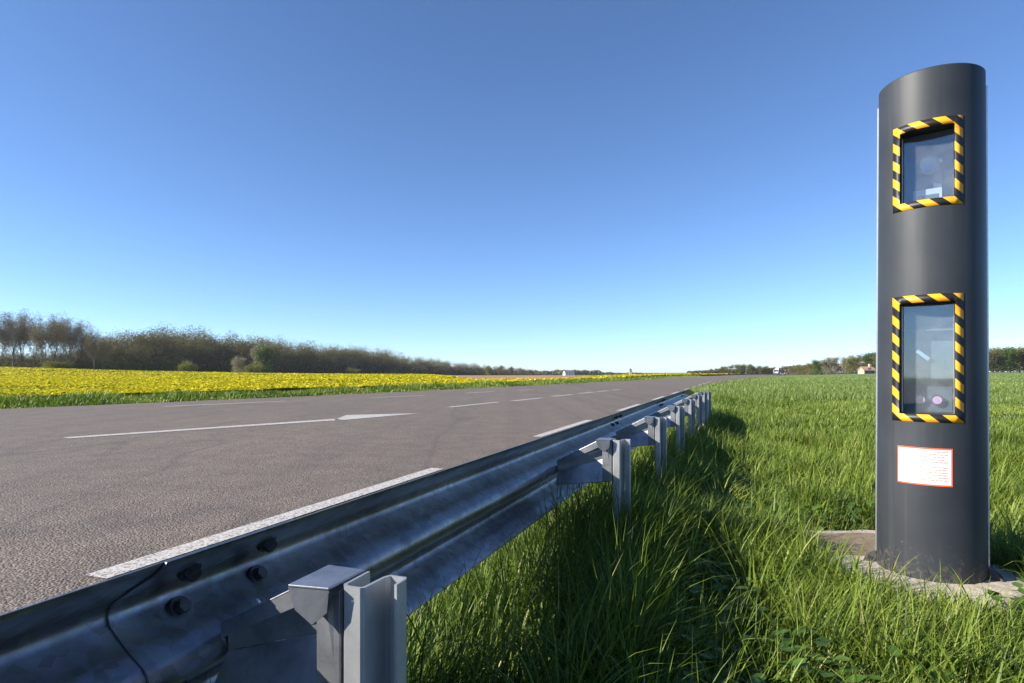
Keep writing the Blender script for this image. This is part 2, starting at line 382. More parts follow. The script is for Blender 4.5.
def grass_zone(name, n, r0, r1, hgt, wid, lev, clump=.07, per=14):
    X, Y, az, cl, ct = scatter(n, r0, r1, clump=clump, per=per)
    dr = X - XR(Y); N = len(X)
    fieldish = sst(dr + vnoise(X, Y, 2.5, 5) * 1.6, 4.6, 6.0)
    hv = (.55 + .9 * vnoise(X, Y, .55, 21)) * (.75 + .5 * vnoise(X, Y, 2.2, 22))
    L = hgt * (hv * (1 - fieldish) + .62 * fieldish * (.85 + .3 * vnoise(X, Y, 3, 9))) * cl * rng.uniform(.55, 1.2, N)
    L *= .35 + .65 * sst(dr, .75, 1.15)
    L *= np.where((vnoise(X, Y, .6, 61) > .52) & (dr > 1.6), .62, 1) * (1 + .22 * np.exp(-((dr - 1.35) / .35) ** 2)) * (1 - .35 * np.exp(-((X - 1.55) ** 2 + (Y - 1.95) ** 2) / .10))
    W = wid * rng.uniform(.5, 1.4, N); bend = rng.uniform(.2, 1.5, N) * (1 - .5 * fieldish)
    az = np.where(rng.random(N) < .35, rng.normal(-.2, .8, N), az)
    tint = .45 + ct + rng.normal(0, .13, N) + .28 * (vnoise(X, Y, 1.1, 31) - .5) + .10 * fieldish
    tint = np.where(rng.random(N) < .012, 1., np.clip(tint, 0, .95))
    Z = terrain(X, Y) - .01
    return blades(name, X, Y, Z, L, W, bend, az, M_grass, tint, lev)

tag(grass_zone('verge_grass', 62000, .5, 3.2, .215, .0062, 6, .045, 16), 'long bright green grass round the rail posts and the pillar in the foreground', 'grass', kind='stuff')
tag(grass_zone('verge_grass', 75000, 3.1, 8.5, .215, .0095, 4, .07, 16), 'tall clumpy grass of the verge just beyond the pillar and second rail post', 'grass', kind='stuff')
tag(grass_zone('verge_grass', 120000, 8.2, 26, .15, .014, 3, .10, 14), 'grass of the verge where the guardrail ends', 'grass', kind='stuff')

def tussocks(name, n, r0, r1):
    X, Y, az, cl, ct = scatter(n, r0, r1, clump=.028, per=34); N = len(X); dr = X - XR(Y)
    k = dr > 1.0; X, Y, az, cl, ct = X[k], Y[k], az[k], cl[k], ct[k]; N = len(X)
    L = .30 * cl * rng.uniform(.6, 1.15, N); tint = np.clip(.62 + ct + rng.normal(0, .12, N), 0, .95)
    return blades(name, X, Y, terrain(X, Y) - .01, L, .0075 * rng.uniform(.6, 1.3, N), rng.uniform(.7, 2.3, N), az, M_grass, tint, 7)
tag(tussocks('grass_tussocks', 12000, .9, 5.5), 'drooping tussocks of long pale green grass in the foreground', 'grass', kind='stuff')
def field_grass(n, r0, r1, hgt, wid):
    m = n; r = np.exp(rng.uniform(math.log(r0), math.log(r1), m)); a = rng.uniform(-.2, math.atan(.98), m)
    X, Y = r * np.sin(a), r * np.cos(a); ok = X - XR(Y) > -.1; X, Y, r = X[ok], Y[ok], r[ok]; N = len(X)
    k = (r / r0) ** .75
    L = hgt * rng.uniform(.6, 1.3, N) * (.7 + .6 * vnoise(X, Y, 6, 41)) * np.where(X - XR(Y) < 5, 1.5, 1) * (1 - .45 * sst(r, 30, 80))
    tint = np.clip(.5 + rng.normal(0, .16, N) + .5 * (vnoise(X, Y, 9, 42) - .5) + .3 * (vnoise(X, Y, 2.5, 43) - .5), 0, 1)
    return blades('field_grass', X, Y, terrain(X, Y) - .01, L, wid * k * rng.uniform(.6, 1.3, N), rng.uniform(.2, 1.2, N), rng.uniform(0, 6.28, N), M_fieldgrass, tint, 2)
tag(field_grass(220000, 20, 150, .16, .024), 'smooth green cereal field reaching back to the trees on the right', 'crop field', kind='stuff')

def left_verge(n):
    Y = np.exp(rng.uniform(math.log(9), math.log(140), n)); d = rng.uniform(.0, 4.3, n) ** 1.0
    X = XL(Y) - d; N = n
    L = (.10 + .16 * sst(d, 0, 1.2)) * (.5 + vnoise(X, Y, .8, 51)) * rng.uniform(.6, 1.3, N)
    tint = np.clip(.62 + rng.normal(0, .15, N) + .4 * (vnoise(X, Y, 1.5, 52) - .5), 0, .95)
    tint = np.where((rng.random(N) < .012) & (d > 2), 1., tint)
    return blades('verge_grass', X, Y, terrain(X, Y), L, .012 + .0012 * Y, rng.uniform(.1, 1.1, N), rng.uniform(0, 6.28, N), M_grass, tint, 2)
tag(left_verge(90000), 'strip of grass between the far road edge and the yellow rapeseed', 'grass', kind='stuff')

# broad-leaved weeds
def weeds(name, n, r0, r1, size):
    X, Y, az, cl, ct = scatter(n, r0, r1, clump=.05, per=9, lo=.6)
    k = (vnoise(X, Y, .6, 61) > .52) & (rng.random(len(X)) < 1.1 - np.hypot(X, Y) / 4.5) & (X - XR(Y) > 1.25); X, Y, az, ct = X[k], Y[k], az[k], ct[k]; N = len(X)
    S = size * rng.uniform(.5, 1.3, N); Z = terrain(X, Y) + rng.uniform(.03, .17, N)
    pitch = rng.uniform(-.6, .5, N)
    T = np.array([(0, 0, 0), (.28, .30, .02), (.62, .30, 0), (1, 0, -.06), (.62, -.30, 0), (.28, -.30, .02), (.45, 0, -.05)])
    dx, dy = np.cos(az), np.sin(az); cp, sp_ = np.cos(pitch), np.sin(pitch)
    V = np.zeros((N, 7, 3))
    for i, (a, b, c) in enumerate(T):
        f = a * cp - c * sp_; zz = a * sp_ + c * cp
        V[:, i] = np.stack([X + S * (dx * f - dy * b), Y + S * (dy * f + dx * b), Z + S * zz], -1)
    F = (np.arange(N)[:, None, None] * 7 + np.array([(6, 0, 5), (6, 5, 4), (6, 4, 3), (6, 3, 2), (6, 2, 1), (6, 1, 0)])[None]).reshape(-1, 3)
    return np_mesh(name, V.reshape(-1, 3), F, M_weed, attr=np.repeat(np.clip(.5 + ct + rng.normal(0, .15, N), 0, 1), 7), smooth=True)
tag(weeds('verge_weeds', 30000, .8, 6.0, .045), 'low broad-leaved weeds growing through the foreground grass', 'weeds', kind='stuff')

# rapeseed crop
def rapeseed():
    n = 420000
    Y = np.exp(rng.uniform(math.log(11), math.log(230), n)); X0 = XL(Y) - 3.6 - .5 * vnoise(Y, Y * 0, 1.5, 71)
    depth = rng.random(n) ** 1.8 * np.clip(Y * 1.3 + 30, 30, 190)
    return Y, X0 - depth, depth
def wood_edge_x(Y): return np.interp(Y, [60, 140, 240, 450, 850], [-185, -121, -86, -47, 20])
def crop_ok(X, Y): return (X > wood_edge_x(Y) + 1) & ((X < -4 - (Y - 66) * .22) | (Y < 68) | (X > XL(Y) - 9 - .02 * Y)) & (X > -1.05 * Y - 5)
# canopy sheet
Yc = np.concatenate([np.linspace(7, 60, 120), np.linspace(61, 560, 170)])
uc = np.concatenate([[0.0, .002], np.linspace(.006, 1, 130) ** 1.6])
dep = np.clip(Yc * 1.35 + 30, 30, 230)
Xc = (XL(Yc) - 3.8)[:, None] - dep[:, None] * uc[None]; Yg = np.repeat(Yc[:, None], len(uc), 1)
Hc = .43 + .05 * vnoise(Xc, Yg, .6, 72) + .06 * (vnoise(Xc, Yg, 5, 73) - .5); Hc[:, 0] = 0; Hc = np.where(uc[None] > .999, 0, Hc)
Zc = terrain(Xc, Yg) + Hc
V = np.stack([Xc, Yg, Zc], -1).reshape(-1, 3); nx = len(uc)
i = (np.arange(len(Yc) - 1)[:, None] * nx + np.arange(nx - 1)[None]).ravel(); F = np.stack([i, i + nx, i + nx + 1, i + 1], -1)
ok = crop_ok(V[F].mean(1)[:, 0], V[F].mean(1)[:, 1]); F = F[ok]
Xf, Yf, dpf = (lambda q: (q[1], q[0], q[2]))(rapeseed()); k = crop_ok(Xf, Yf); Xf, Yf, dpf = Xf[k], Yf[k], dpf[k]; N = len(Xf)
S = (.012 + .0009 * Yf) * rng.uniform(.6, 1.3, N)
front = (dpf < 1.0)
Zf = terrain(Xf, Yf) + np.where(front, rng.uniform(.05, .56, N), .43 + .08 * rng.random(N) + .06 * (vnoise(Xf, Yf, 5, 73) - .5))
a = rng.uniform(0, 6.28, N); tl = rng.uniform(-.9, .9, N); Q = []
for (p, q) in ((-1, -1), (1, -1), (1, 1), (-1, 1)):
    Q.append(np.stack([Xf + S * (p * np.cos(a) - q * np.sin(a) * np.cos(tl)), Yf + S * (p * np.sin(a) + q * np.cos(a) * np.cos(tl)), Zf + S * q * np.sin(tl)], -1))
Vf = np.stack(Q, 1).reshape(-1, 3)
green = np.where(vnoise(Xf, Yf, 7, 74) * .5 + vnoise(Xf + Yf * .2, Yf, 30, 75) * .5 > .66, .4, .13)
lowp = (Zf - terrain(Xf, Yf)) < .36
tf = np.where(rng.random(N) < green, rng.uniform(0, .25, N), rng.uniform(.4, 1, N)); tf = np.where(lowp & (Yf < 40) & (rng.random(N) < .6), rng.uniform(0, .25, N), tf)
Vall = np.concatenate([V, Vf]); Fall = np.concatenate([F, len(V) + np.arange(N * 4).reshape(N, 4)])
tc = np.clip(.30 + .3 * vnoise(V[:, 0], V[:, 1], .5, 76) + .15 * rng.random(len(V)), 0, 1); tc[V[:, 1] > 60] += .2; tc = np.clip(tc, 0, .9); tc[(np.arange(len(V)) % nx) < 2] = .1
tag(np_mesh('rapeseed_field', Vall, Fall, M_rape, attr=np.concatenate([tc, np.repeat(tf, 4)])), 'yellow flowering rapeseed field across the road', 'crop field', kind='stuff')

# far fields as sheets on the terrain
xb = np.linspace(0, 1, 40); Yb = np.linspace(66, 620, 60)
A = -4 - (Yb - 66) * .22; A = np.maximum(A, np.interp(Yb, [60, 450, 850], [-86, -46, 20])); B = XL(Yb) - 8 - .02 * Yb
Xg = A[:, None] * (1 - xb) + B[:, None] * xb; Yg = np.repeat(Yb[:, None], 40, 1)
V = np.stack([Xg, Yg, terrain(Xg, Yg) + .12], -1).reshape(-1, 3); i = (np.arange(59)[:, None] * 40 + np.arange(39)[None]).ravel()
tag(np_mesh('ploughed_field', V, np.stack([i, i + 1, i + 41, i + 40], -1), M_field), kind='structure')

# ------------------------------------------------ guardrail
gr = empty('guardrail', pt(-.766, 6, 0)); inv = gr.location.copy()
tag(gr, 'galvanised W-beam guardrail on short steel posts between the road and the grass', 'guardrail')
ZC = .365; SC = .33 / .31
prof = [(.001, .155), (.002, .151), (.012, .140), (.045, .118), (.074, .098), (.082, .088), (.083, .078), (.078, .067), (.040, .040), (.010, .022), (.002, .012), (0, 0)]
prof = prof + [(a, -b) for a, b in prof[-2::-1]]
prof = [(a * SC, b * SC) for a, b in prof]
def rail_pt(t, r, z):   # r = metres behind the beam's back plane, towards the verge
    drop = .0
    if t > 10.4: drop = -.06 * (t - 10.4) ** 1.3
    return pt(-.766 + r, t, z + drop) - inv
def beam(t0, t1, r0, name='beam'):
    ts = list(np.linspace(t0, t1, max(2, int((t1 - t0) / .25)))) ; n = len(prof); th = .004
    m = MB(); vs = []
    for j, t in enumerate(ts):
        for a, b in prof:
            lap = (.0 + .028 * (abs(b) / .165) ** 2.5) if j == 0 else 0
            vs.append(rail_pt(t + lap, r0 - a, ZC + b))
        for a, b in prof:
            lap = (.0 + .028 * (abs(b) / .165) ** 2.5) if j == 0 else 0
            vs.append(rail_pt(t + lap, r0 - a - th, ZC + b))
    fs = []
    for j in range(len(ts) - 1):
        for i in range(n - 1):
            a = j * 2 * n + i; b = (j + 1) * 2 * n + i
            fs.append((a, b, b + 1, a + 1)); a += n; b += n; fs.append((a, a + 1, b + 1, b))
        for i in (0, n - 1):
            a = j * 2 * n + i; b = (j + 1) * 2 * n + i; fs.append((a, a + n, b + n, b))
    for j in (0, len(ts) - 1):
        for i in range(n - 1):
            a = j * 2 * n + i; fs.append((a, a + 1, a + 1 + n, a + n))
    m.add(vs, fs); return m.build(name, M_zinc, gr, smooth=True, angle=40)
joins = [-2.35, .60, 4.15, 6.95, 9.75]
for k, t0 in enumerate(joins):
    t1 = (joins[k + 1] + .30) if k < 4 else 11.9
    bo = beam(t0, t1, .0055 * (k % 2))
    rb = .0055 * (k % 2)
    for dt in (.105, .27) if k else ():
        for (a, b, nrm) in ((.045, .118, 1), (.066, .058, -1), (.066, -.058, 1), (.045, -.118, -1)):
            m = MB(); c = rail_pt(t0 + dt, rb - a * SC, ZC + b * SC); sgn = {.118: -1, .058: 1, -.058: -1, -.118: 1}[b]
            ax = Vector((CT, -ST, sgn * .55)).normalized()
            m.tube(c - ax * .002, c + ax * .006, .019, .018, 14); m.tube(c + ax * .006, c + ax * .018, .013, .011, 6)
            m.build('bolt_or_hole', M_bolt, bo)
# folded edge strip on the nearest beam's top edge is part of the profile; posts and spacers
def frame_at(t, dr=0):
    o = rail_pt(t, 0, 0); return lambda s, r, z: o + Vector((ST * s + CT * r, CT * s - ST * r, z))
def post_set(t):
    f = frame_at(t); th = .005
    # C-section post, open towards the near end
    sec = [(0, .268), (-.056, .268), (-.062, .273), (-.062, .298), (-.058, .303), (-.014, .306), (-.006, .310), (-.006, .329), (-.012, .333), (-.034, .333)]
    secn = [(0, .272), (-.053, .272), (-.058, .276), (-.058, .296), (-.055, .299), (-.012, .302), (-.002, .307), (-.002, .333), (-.010, .337), (-.034, .337)]
    m = MB(); top = .515; nn = len(sec)
    vs = []
    for z in (-.45, top - .006, top):
        for s, r in sec: vs.append(f(s, r, z - 0))
    for z in (-.45, top - .006, top):
        for s, r in secn: vs.append(f(s, r, z - 0))
    fs = []; H = 3 * nn
    for l in range(2):
        for i in range(nn - 1):
            a = l * nn + i; fs.append((a, a + 1, a + 1 + nn, a + nn)); fs.append((H + a, H + a + nn, H + a + 1 + nn, H + a + 1))
        for i in (0, nn - 1): a = l * nn + i; fs.append((a, a + nn, H + a + nn, H + a))
    for i in range(nn - 1): a = 2 * nn + i; fs.append((a, a + 1, H + a + 1, H + a))
    m.add(vs, fs); po = m.build('post', M_zinc2, gr, bevel=0)
    # spacer: folded sheet arm
    m = MB()
    def plate(pts, n):
        m.prism([f(*p) for p in pts], (f(*n) - f(0, 0, 0)))
    tp, tb, mb_, mp_, lb, lp_ = .513, .405, .360, .440, .305, .338
    plate([(0, .010, tb), (0, .264, tp), (0, .264, mp_), (0, .010, mb_)], (-.004, 0, 0))                      # upper web
    m.add([f(-.004, .010, mb_), f(-.004, .260, mp_), f(-.056, .260, lp_), f(-.040, .010, lb), f(0, .010, mb_ - .004), f(0, .260, mp_ - .004), f(-.053, .260, lp_ - .003), f(-.037, .010, lb - .003)],
          [(0, 3, 2, 1), (4, 5, 6, 7), (2, 3, 7, 6), (0, 1, 5, 4)])     # lower flange slopes out and down
    plate([(0, .200, tp), (0, .264, tp), (-.080, .262, tp), (-.088, .202, tp)], (0, 0, .004))
    m.add([f(0, .008, tb), f(0, .204, tp - .006), f(-.034, .204, tp - .006), f(-.016, .008, tb), f(0, .008, tb + .003), f(0, .204, tp - .003), f(-.034, .204, tp - .003), f(-.016, .008, tb + .003)], [(0, 1, 2, 3), (4, 7, 6, 5), (2, 6, 7, 3), (0, 3, 7, 4)])
    m.add([f(-.088, .202, tp), f(-.080, .262, tp), f(-.079, .258, tp - .030), f(-.082, .236, tp - .048), f(-.086, .212, tp - .030)], [(0, 1, 2, 3, 4)])
    m.add([f(-.085, .202, tp), f(-.077, .262, tp), f(-.076, .258, tp - .030), f(-.079, .236, tp - .048), f(-.083, .212, tp - .030)], [(4, 3, 2, 1, 0)])
    m.add([f(-.088, .202, tp), f(-.086, .212, tp - .030), f(-.040, .203, tp - .034), f(-.034, .201, tp - .003)], [(0, 1, 2, 3)])
    m.add([f(-.034, .204, tp - .006), f(-.034, .204, tp - .034), f(-.016, .010, tb - .02), f(-.016, .008, tb)], [(0, 1, 2, 3)])
    plate([(-.060, .265, tp - .006), (-.060, .265, lp_), (-.056, .223, lp_ - .004), (-.056, .223, tp - .05), (-.066, .242, tp - .02)], (.003, 0, 0))     # seat on the post
    plate([(-.056, .2655, tp - .006), (0, .2655, tp - .006), (0, .2655, lp_), (-.056, .2655, lp_)], (0, -.003, 0))
    plate([(-.0, .006, tb), (.045, .006, tb - .02), (.045, .006, lb + .03), (-.0, .006, lb)], (0, .004, 0))     # seat on the beam
    so_ = m.build('spacer', M_zinc3, gr, bevel=.0015)
    for (s, r, z) in ((.022, .012, .37), ):
        m = MB(); c = f(s, r, z); ax = Vector((CT, -ST, 0)); m.tube(c, c + ax * .006, .017, .017, 14); m.tube(c + ax * .006, c + ax * .016, .011, .010, 6); m.build('bolt_or_hole', M_bolt, so_)
    m = MB(); c = f(-.004, .070, .445); ax = Vector((-ST, -CT, 0)); m.tube(c, c + ax * .004, .0065, .006, 10); m.build('bolt_or_hole', M_alu, so_)  # no bolt: bright disc stands in for a hole showing lit green behind
    m = MB(); c = f(-.03, .255, .42); ax = Vector((-CT, ST, 0)); m.tube(c, c + ax * .01, .011, .010, 6); m.build('bolt_or_hole', M_bolt, so_)
for k in range(8): post_set(2.6 + 1.4 * (k - 1) if k else .735)

# ------------------------------------------------ speed camera pillar
PX, PY = 1.70, 2.44
sc_ = empty('speed_camera', (PX, PY, 0)); tag(sc_, 'dark grey cylindrical speed camera pillar with two yellow and black framed windows', 'speed camera')
HT = 1.972
def Rz(z): return .186 - .008 * z / HT
def P(a, z, dR=0.): r = Rz(z) + dR; return Vector((r * math.cos(rad(a)), r * math.sin(rad(a)), z))
A0, A1 = 193.0, 269.5; AM = (A0 + A1) / 2; SEAM0, SEAM1 = AM - 83, AM + 91
NV = Vector((math.cos(rad(AM)), math.sin(rad(AM)), 0)); TV = Vector((-NV.y, NV.x, 0))
wins = [(1.437, 1.772), (.612, 1.101)]; TP = .029; dA = math.degrees(TP / .181)
ai, aj = A0 + dA, A1 - dA
angs = sorted(set([round(x, 3) for x in list(np.linspace(SEAM0, ai, 14)) + list(np.linspace(ai, aj, 22)) + list(np.linspace(aj, SEAM1, 24))]))
zs = sorted(set([.005] + [round(z, 4) for a, b in wins for z in (a + TP, b - TP)] + [round(x, 3) for x in np.linspace(.2, 1.9, 8)] + [HT - .004, HT]))
def hole(a, z):
    return ai < a < aj and any(w0 + TP < z < w1 - TP for w0, w1 in wins)
m = MB(); na = len(angs); vs = []; 
for z in zs:
    for a in angs: vs.append(P(a, z, -.004 if z == HT else 0))
for z in zs:
    for a in angs: vs.append(P(a, z, -.006))
H = len(zs) * na; fs = []
for j in range(len(zs) - 1):
    for i in range(na - 1):
        if hole((angs[i] + angs[i + 1]) / 2, (zs[j] + zs[j + 1]) / 2): continue
        a = j * na + i; fs.append((a, a + 1, a + 1 + na, a + na)); fs.append((H + a, H + a + na, H + a + 1 + na, H + a + 1))
for i in range(na - 1): a = (len(zs) - 1) * na + i; fs.append((a, a + 1, H + a + 1, H + a))
m.add(vs, fs); m.build('front_shell', M_dark, sc_, smooth=True, angle=35)
# rear shell, slightly shorter, and the lid
m = MB(); angr = np.linspace(SEAM1, SEAM0 + 360, 40)
vs = [P(a, z, .001) for z in (.005, HT - .06, HT - .055) for a in angr]; fs = [(j * 40 + i, j * 40 + i + 1, j * 40 + i + 41, j * 40 + i + 40) for j in range(2) for i in range(39)]
m.add(vs, fs); m.build('rear_shell', M_dark, sc_, smooth=True, angle=35)
m = MB(); m.add([P(a, HT - .058, -.003) for a in np.linspace(0, 354, 60)], [tuple(range(60))]); m.build('lid', M_dark, sc_)
for a in (SEAM0 - 1, SEAM1 + 1):   # bright edge strips at the seams
    m = MB(); rd = Vector((math.cos(rad(a)), math.sin(rad(a)), 0)); tn = Vector((-rd.y, rd.x, 0))
    b = P(a, .01, -.004); tp_ = P(a, HT - .055, -.004); q = []
    for base in (b, tp_):
        q += [base - tn * .004, base + tn * .004, base + tn * .004 + rd * .009, base - tn * .004 + rd * .009]
    m.add(q, [(0, 3, 2, 1), (4, 5, 6, 7), (0, 1, 5, 4), (1, 2, 6, 5), (2, 3, 7, 6), (3, 0, 4, 7)]); m.build('edge_strip', M_alu, sc_)
for k, (z0, z1) in enumerate(wins):
    # hazard tape ring
    m = MB(); aa = [A0] + list(np.linspace(ai, aj, 22)) + [A1]; za = [z0, z0 + TP] + list(np.linspace(z0 + TP, z1 - TP, 6))[1:-1] + [z1 - TP, z1]
    vs = []; uvs = []
    for z in za:
        for a in aa: vs.append(P(a, z, .0018)); uvs.append((rad(a - A0) * .181, z - z0))
    n_ = len(aa); fs = []
    for j in range(len(za) - 1):
        for i in range(n_ - 1):
            if 0 < i < n_ - 2 and 0 < j < len(za) - 2: continue
            a = j * n_ + i; fs.append((a, a + 1, a + 1 + n_, a + n_))
    m.add(vs, fs); o = m.build('hazard_frame', M_haz, sc_, smooth=True)
    ul = o.data.uv_layers.new(name='UVMap')
    for lp in o.data.loops: ul.data[lp.index].uv = uvs[lp.vertex_index]
    so2 = o.modifiers.new('thick', 'SOLIDIFY'); so2.thickness = .0016; so2.offset = -1
    # reveal down to the pane
    D = .100; zi, zo = z0 + TP, z1 - TP
    def proj(v): return v - NV * (v.dot(NV) - D)
    m = MB(); ring = [P(a, zo, -.003) for a in np.linspace(ai, aj, 22)] + [P(aj, z, -.003) for z in np.linspace(zo, zi, 6)][1:] + [P(a, zi, -.003) for a in np.linspace(aj, ai, 22)][1:] + [P(ai, z, -.003) for z in np.linspace(zi, zo, 6)][1:-1]
    nr = len(ring); m.add(ring + [Vector((0, 0, v.z)) + TV * v.dot(TV) + NV * D for v in ring], [(i, (i + 1) % nr, nr + (i + 1) % nr, nr + i) for i in range(nr)])
    m.build('window_reveal', M_black, sc_)
    hw = Rz(1) * math.sin(rad((aj - ai) / 2)); zc = (zi + zo) / 2; rm = Matrix((TV, NV, Vector((0, 0, 1)))).transposed()
    m = MB(); m.box(NV * (D - .003) + Vector((0, 0, zc)), (2 * hw - .002, .005, zo - zi - .002), rm)
    win = m.build('window_pane', M_glass, sc_)
    for sgn in (-1, 1):
        m = MB(); m.box(NV * (D + .004) + TV * sgn * (hw - .004) + Vector((0, 0, zc)), (.004, .006, zo - zi - .006), rm); m.build('pane_rim', M_alu, win)
    # dark housing behind with its equipment
    m = MB(); c = NV * (D - .075) + Vector((0, 0, zc)); hx, hy, hz = hw + .003, .068, (zo - zi) / 2 + .003
    vs = [c + TV * x * hx + NV * y * hy + Vector((0, 0, z * hz)) for z in (-1, 1) for y in (-1, 1) for x in (-1, 1)]
    m.add(vs, [(0, 1, 3, 2), (4, 6, 7, 5), (0, 4, 5, 1), (0, 2, 6, 4), (1, 5, 7, 3)]); m.build('housing', M_greyplastic, sc_)
    q = lambda x, d, z: NV * (D - d) + TV * x + Vector((0, 0, z))
    if k == 0:
        m = MB(); m.box(q(-.005, .05, zi + .035), (.095, .02, .066), rm); m.build('label_card', M_white, sc_)
        m = MB(); m.box(q(-.002, .039, zi + .030), (.070, .001, .030), rm); m.build('card_print', M_greyplastic, sc_)
        m = MB(); m.tube(q(0, .06, zi + .16), q(0, .02, zi + .16), .035, .038, 24); m.build('lens', M_black, sc_)
        m = MB(); m.tube(q(0, .019, zi + .16), q(0, .0185, zi + .16), .028, .028, 24); m.build('lens_glass', M_glass, sc_)
        m = MB(); m.box(q(-.02, .08, zi + .1), (.12, .02, .2), rm); m.build('camera_body', M_greyplastic, sc_)
    else:
        m = MB(); m.box(q(0, .05, zo - .10), (.17, .02, .008), rm); m.build('shelf_rail', M_greyplastic, sc_)
        m = MB(); m.box(q(.01, .07, zo - .22), (.14, .02, .15), rm); m.build('flash_unit', M_greyplastic, sc_)
        m = MB(); r2 = rm @ Matrix.Rotation(rad(42), 3, 'Y'); m.box(q(-.02, .045, zo - .20), (.055, .003, .014), r2); m.build('reflector', M_silver, sc_)
        m = MB(); m.box(q(0, .055, zi + .055), (.15, .02, .10), rm); m.build('lamp_mount', M_greyplastic, sc_)
        for x in (-.028, .028):
            m = MB(); m.tube(q(x, .046, zi + .052), q(x, .026, zi + .052), .012, .021, 20, cap=False); lp = m.build('lamp', M_silver, sc_)
            m = MB(); m.tube(q(x, .034, zi + .052), q(x, .030, zi + .052), .013, .016, 16); m.build('lamp_lens', M_pink, lp)
# notice plate
def curved(m, a0, a1, z0, z1, dR, n=14, z0b=None):
    vs = [P(a, z, dR) for z in (z0, z1) for a in np.linspace(a0, a1, n)]; m.add(vs, [(i, i + 1, i + 1 + n, i + n) for i in range(n - 1)])
    vs = [P(a, z, .0002) for z in (z0, z1) for a in np.linspace(a0, a1, n)]; b = len(m.v); m.add(vs, [])
    c0 = b - 2 * n
    for i in range(n - 1): m.f.append([c0 + i, b + i, b + i + 1, c0 + i + 1]); m.m.append(0); m.f.append([c0 + n + i, c0 + n + i + 1, b + n + i + 1, b + n + i]); m.m.append(0)
    for i in (0, n - 1): m.f.append([c0 + i, c0 + n + i, b + n + i, b + i]); m.m.append(0)
S0, S1, Z0, Z1 = 200.5, 257.5, .370, .514
m = MB(); curved(m, S0, S1, Z0, Z1, .002); pl = m.build('notice_plate', M_red, sc_, smooth=True, angle=40)
m = MB(); curved(m, S0 + 1.6, S1 - 1.6, Z0 + .0055, Z1 - .0055, .0027); m.build('notice_paper', M_white, pl, smooth=True, angle=40)
m = MB(); random.seed(4)
for ln_ in range(12):
    if ln_ in (5,): continue
    z = Z1 - .016 - ln_ * .0098; a = S0 + 5 + (12 if ln_ == 11 else 0)
    end = S1 - 5 - random.choice([0, 0, 1, 4, 12 if ln_ % 5 == 4 else 2])
    while a < end:
        wd = random.uniform(1.2, 4.2); b = min(a + wd, end); curved(m, a, b, z, z + .0034, .0031, 3); a = b + .9
m.build('notice_print', M_ink, pl)
# base flanges
for a0, a1 in ((SEAM0 - 14, SEAM0 + 4), (SEAM1 - 6, SEAM1 + 14)):
    m = MB(); aa = np.linspace(a0, a1, 6)
    vs = [P(a, .006, 0) for a in aa] + [P(a, .006, .045) for a in aa] + [P(a, .012, .045) for a in aa] + [P(a, .05, .002) for a in aa]
    m.add(vs, [(l * 6 + i, l * 6 + i + 1, (l + 1) * 6 + i + 1, (l + 1) * 6 + i) for l in range(3) for i in range(5)] + [(0, 6, 12, 18), (5, 23, 17, 11)])
    m.build('base_flange', M_dark, sc_)

# concrete pad with worn, chipped outline
def slab(name, poly, z0, z1, mat, jit=.012, sub=5):
    m = MB(); pts = []
    for i in range(len(poly)):
        a = Vector(poly[i]); b = Vector(poly[(i + 1) % len(poly)])
        for k in range(sub): pts.append(a.lerp(b, k / sub) + Vector((random.uniform(-jit, jit), random.uniform(-jit, jit))))
    n = len(pts); c = sum(pts, Vector((0, 0))) / n
    rings = [(1.0, z0), (1.0, z1 - .02), (.97, z1 - .004), (.9, z1), (.5, z1 + .003)]; vs = []
    for s, z in rings: vs += [Vector(((p - c).x * s + c.x, (p - c).y * s + c.y, z + random.uniform(-.002, .002))) for p in pts]
    vs.append(Vector((c.x, c.y, z1 + .003))); fs = [(l * n + i, l * n + (i + 1) % n, (l + 1) * n + (i + 1) % n, (l + 1) * n + i) for l in range(4) for i in range(n)]
    fs += [(4 * n + i, 4 * n + (i + 1) % n, 5 * n) for i in range(n)]; m.add(vs, fs); return m.build(name, mat, None, smooth=True, angle=50)
pad = [(PX - .02 + .37 * math.cos(a) * (1.0 if abs(math.sin(a)) < .8 else .95), PY + .33 * math.sin(a)) for a in np.linspace(0, 2 * math.pi, 15)[:-1]]
tag(slab('concrete_pad', pad, -.2, .003, M_conc, .008), 'light concrete pad directly under the dark pillar', 'concrete pad')
tag(slab('concrete_slab', [(1.36, 2.66), (1.46, 3.06), (1.98, 3.04), (2.02, 2.60)], -.2, .006, M_conc, .01), 'older grey concrete slab showing behind the pillar foot', 'concrete slab')
tag(slab('bare_soil', [(1.37, 2.62), (1.47, 2.96), (1.95, 2.93), (1.98, 2.56)], -.1, .016, M_soil, .025), 'patch of bare sandy soil on the concrete slab', 'soil', kind='stuff')

